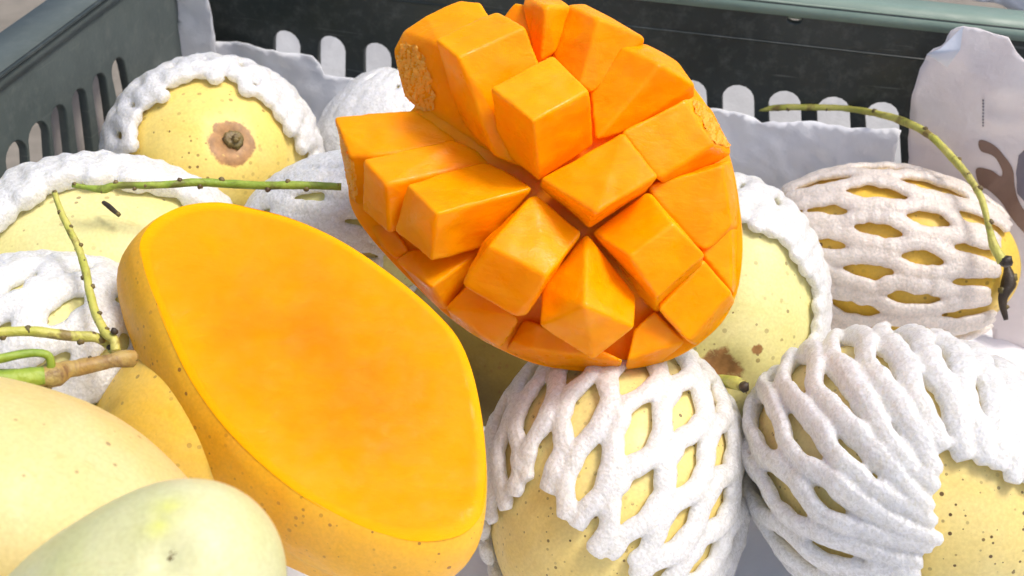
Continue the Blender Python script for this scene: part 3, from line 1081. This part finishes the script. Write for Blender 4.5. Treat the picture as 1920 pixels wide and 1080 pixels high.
    C.append([(1316, 442, -.85), (1368, 422, -1.05), (1371, 540, -1.25), (1318, 480, -.75), (1389, 430, -1.9), (1388, 520, -2.1), (1376, 560, -1.9), (1300, 480, -2.2)])
    C.append([(1112, 434, .1), (1215, 360, -.2), (1262, 420, 1.15), (1180, 482, 1.4), (1320, 477, .45), (1232, 557, .75), (1230, 590, -1.3), (1305, 515, -1.3), (1150, 480, -1.2)])
    C.append([(1235, 582, -.1), (1318, 490, -.35), (1368, 548, -1), (1288, 640, -.8), (1377, 565, -1.8), (1345, 608, -1.9), (1302, 648, -1.7), (1235, 545, -.9), (1300, 485, -.9), (1290, 570, -2.4)])
    C.append([(1100, 440, .2), (1098, 572, 2.0), (1014, 609, .7), (1018, 535, .2), (1190, 556, .2), (1188, 614, .8), (1112, 673, .5), (1100, 560, -1.6), (1100, 640, -1.4)])
    C.append([(1000, 362, .3), (1090, 437, .5), (1028, 518, 1.7), (918, 462, 1.4), (868, 533, .5), (968, 593, .6), (985, 590, .6), (905, 455, .2), (900, 540, -1.2), (990, 560, -1.2), (1030, 500, -.4)])
    C.append([(764, 347, .3), (913, 303, -.6), (1000, 352, .3), (820, 402, 1.6), (740, 435, -.6), (808, 490, .4), (905, 462, -.4), (850, 380, -1.7)])
    C.append([(685, 300, -.3), (850, 262, -1.0), (940, 300, -1.1), (764, 340, .0), (724, 346, .2), (730, 437, -.8), (678, 393, -1.3), (800, 400, -2.0)])
    C.append([(625, 218, -1.5), (780, 205, -1.7), (850, 262, -1.2), (900, 290, -1.3), (700, 292, -.5), (657, 291, -.7), (635, 243, -1.1), (700, 390, -1.7), (668, 384, -1.7), (650, 345, -2.0), (760, 300, -2.7)])
    C.append([(676, 398, -1.8), (745, 436, -1.4), (768, 470, -1.2), (742, 488, -1.35), (712, 458, -1.75), (690, 425, -1.9), (740, 450, -2.4)])
    C.append([(743, 488, -1.25), (770, 470, -1.2), (809, 538, -.1), (913, 462, -.8), (907, 472, -1), (838, 578, -1.45), (820, 572, -1.6), (850, 490, -1.6), (840, 520, -2.6)])
    C.append([(835, 577, -.9), (878, 532, -.7), (968, 590, -.5), (974, 604, -.6), (942, 655, -1.5), (915, 641, -1.9), (850, 600, -2), (900, 600, -2.4)])
    C.append([(980, 600, -1.2), (1008, 606, -.7), (1172, 676, -.8), (1160, 693, -1.7), (1040, 689, -1.95), (944, 656, -1.75), (960, 640, -1.2), (1000, 655, -.75), (1060, 660, -2.4)])
    C.append([(1176, 674, -.8), (1188, 618, -.7), (1228, 584, -.8), (1288, 640, -1.1), (1240, 677, -1.75), (1172, 692, -1.7), (1200, 640, -2.3)])
    for k, pts in enumerate(C):
        bm = bmesh.new()
        for p in pts:
            bm.verts.new(Q(p[0] + random.uniform(-1.6, 1.6), p[1] + random.uniform(-1.6, 1.6), p[2] + random.uniform(-.05, .05)))
        r = bmesh.ops.convex_hull(bm, input=bm.verts[:])
        bad = list({v for v in r['geom_interior'] + r['geom_unused'] if isinstance(v, bmesh.types.BMVert)})
        if bad: bmesh.ops.delete(bm, geom=bad, context='VERTS')
        bmesh.ops.dissolve_limit(bm, angle_limit=math.radians(9), verts=bm.verts[:], edges=bm.edges[:])
        bmesh.ops.bevel(bm, geom=bm.edges[:] + bm.verts[:], offset=.0007, segments=3, affect='EDGES', clamp_overlap=True, profile=.6)
        bmesh.ops.triangulate(bm, faces=bm.faces[:])
        c = from_bm('flesh_cube', bm, M_flesh, o, smooth=True)
        m = c.modifiers.new('r', 'REMESH'); m.mode = 'VOXEL'; m.voxel_size = .0005; m.use_smooth_shade = True
        m = c.modifiers.new('s', 'SMOOTH'); m.iterations = 1; m.factor = .5
        tx = bpy.data.textures.get('undul') or bpy.data.textures.new('undul', 'CLOUDS'); tx.noise_scale = .011; tx.noise_depth = 1
        m = c.modifiers.new('d', 'DISPLACE'); m.texture = tx; m.strength = .0011; m.mid_level = .22; m.texture_coords = 'LOCAL'
        apply_mods(c)
        c.data.materials.clear(); c.data.materials.append(M_flesh)
    # torn fibrous patches where the flesh met the stone
    from mathutils.bvhtree import BVHTree
    cubes = [c for c in o.children if c.name.startswith('flesh')]
    VV, FF = [], []
    for c in cubes:
        b0 = len(VV)
        VV += [v.co + o.location for v in c.data.vertices]
        FF += [[b0 + i for i in p.vertices] for p in c.data.polygons]
    bvh = BVHTree.FromPolygons(VV, FF)
    def fibre(poly, name='fibre_patch'):
        poly = [(x + random.uniform(-3, 3), y + random.uniform(-3, 3)) for x, y in smooth_loop(poly, 5)]
        v, f = poly_mesh(poly, 2.6, 5, 3)
        W, ok = [], []
        for q in v:
            d = ray(q.x, q.y).normalized()
            h = bvh.ray_cast(CAM, d)
            ok.append(h[0] is not None)
            lift = .00015 + .0006 * noise.noise(Vector((q.x * .22, q.y * .07, 1))) + .0007 * noise.noise(Vector((q.x * .7, q.y * .3, 1)))
            W.append((h[0] + h[1] * lift) if h[0] is not None else Q(q.x, q.y, -2))
        ff = [t for t in f if all(ok[i] for i in t) and max((W[t[0]] - W[t[1]]).length, (W[t[1]] - W[t[2]]).length) < .006]
        return build(name, W, ff, M_fibre, o)
    fibre([(742, 110), (758, 80), (785, 90), (802, 120), (812, 160), (814, 200), (795, 208), (765, 190), (750, 160)])
    fibre([(628, 232), (640, 250), (652, 285), (668, 320), (668, 380), (650, 345), (638, 290)])
    fibre([(1297, 190), (1318, 195), (1340, 225), (1364, 270), (1340, 268), (1322, 240)])
    return o
diced()

# ------------------------------------------------------------------ stalks
twig('green_stalk', 'green stalk lying level from the pale green mango to the diced mango',
     [(136, 347, .424, 5), (165, 352, .424, 5), (195, 355, .424, 8), (220, 348, .424, 7), (300, 347, .425, 7), (370, 342, .428, 8), (430, 345, .43, 8), (500, 348, .43, 8), (560, 347, .43, 8), (640, 350, .432, 7)],
     M_twig_green, [(140, 345, 6), (192, 357, 8), (217, 342, 7), (252, 354, 6), (273, 348, 7), (337, 338, 7), (375, 352, 8), (416, 336, 8), (502, 355, 8), (540, 341, 8), (575, 355, 8), (634, 348, 7)])
twig('thin_twig', 'thin brown and green twig leaning down over the pale green mango',
     [(102, 360, .400, 5), (114, 395, .397, 6), (130, 430, .394, 7), (147, 465, .391, 7), (160, 505, .387, 8), (168, 545, .382, 8), (180, 590, .377, 8), (198, 625, .373, 9), (213, 636, .372, 9), (217, 658, .371, 9)],
     M_twig_yellow, [(103, 360, 6), (112, 398, 7), (133, 425, 6), (133, 437, 5), (144, 467, 6), (154, 458, 6), (158, 490, 6), (156, 521, 7), (176, 537, 7), (169, 567, 6), (192, 585, 7), (183, 604, 7), (200, 617, 7)], [(214, 621, .371, 7)])
twig('thick_stalk', 'thick green and brown stalk whose end touches the halved mango',
     [(-30, 712, .34, 18), (20, 712, .343, 18), (75, 708, .346, 20), (100, 703, .348, 24), (130, 692, .352, 17), (180, 683, .356, 15), (225, 673, .36, 15), (248, 671, .363, 17)],
     M_twig_brown, [(90, 718, 17), (108, 690, 14), (245, 672, 18), (168, 668, 6)])
knot(P(250, 671, .3625), .0021, M_scar, bpy.data.objects['thick_stalk'], 'stalk_end', (.6, 1, 1), 3)
twig('thick_green_stalk', 'bright green near end of the thick stalk at the left edge',
     [(-40, 711, .3395, 17), (10, 711, .342, 18.5), (60, 708, .345, 20), (84, 706, .3462, 19)], M_twig_green)
twig('looped_stalk', 'pale green side shoot curling onto the thick stalk at the left edge',
     [(-30, 680, .338, 9), (10, 670, .34, 9), (60, 662, .343, 8), (88, 666, .345, 8), (96, 682, .346, 8), (92, 700, .347, 10)], M_twig_green)
twig('side_stalk', 'yellow side stalk with dark joints meeting the thin twig at left',
     [(-30, 628, .36, 10), (20, 622, .363, 10), (70, 622, .366, 10), (130, 630, .37, 10), (175, 632, .373, 10), (198, 645, .375, 8), (214, 662, .374, 7)],
     M_twig_yellow, [(52, 618, 12), (150, 643, 10), (175, 628, 9), (190, 636, 12), (5, 632, 9)], [(206, 652, .374, 6)])
twig('arching_stalk', 'yellow green stalk arching over the right rear mango before the newspaper',
     [(1418, 206, .575, 4), (1460, 202, .57, 6), (1520, 201, .565, 6), (1590, 204, .56, 6), (1650, 214, .542, 6.5), (1700, 230, .530, 8), (1745, 255, .518, 7), (1785, 295, .508, 8), (1815, 330, .500, 7), (1840, 372, .495, 6.5), (1853, 420, .492, 6), (1863, 460, .490, 9), (1880, 490, .488, 11)],
     M_twig_yellow, [(1478, 204, 6), (1550, 204, 6), (1640, 208, 7), (1735, 243, 8), (1782, 292, 8), (1801, 297, 7), (1816, 328, 7), (1838, 352, 8), (1861, 416, 8)], [(1887, 490, .487, 12)])
twig('bark_scrap', 'small brown scrap of twig on the pale green mango', [(193, 379, .432, 3.5), (205, 388, .431, 5), (224, 404, .43, 4)], M_dark, [(222, 401, 6)], group=None, n=4)
twig('stem_end_and_shade', 'stem remains with dark pieces for the shadowed pocket at the right end of the foam wrapped ripe mango', [(1888, 500, .502, 6), (1892, 530, .502, 13), (1880, 562, .502, 9), (1886, 600, .502, 4)], M_dark, [(1900, 520, 12), (1878, 545, 10), (1895, 575, 7)], group=None)  # stem end plus dark pieces standing in for the shadowed pocket
knot(P(1843, 838, .385), .0009, M_dark, oH, 'black_speck')
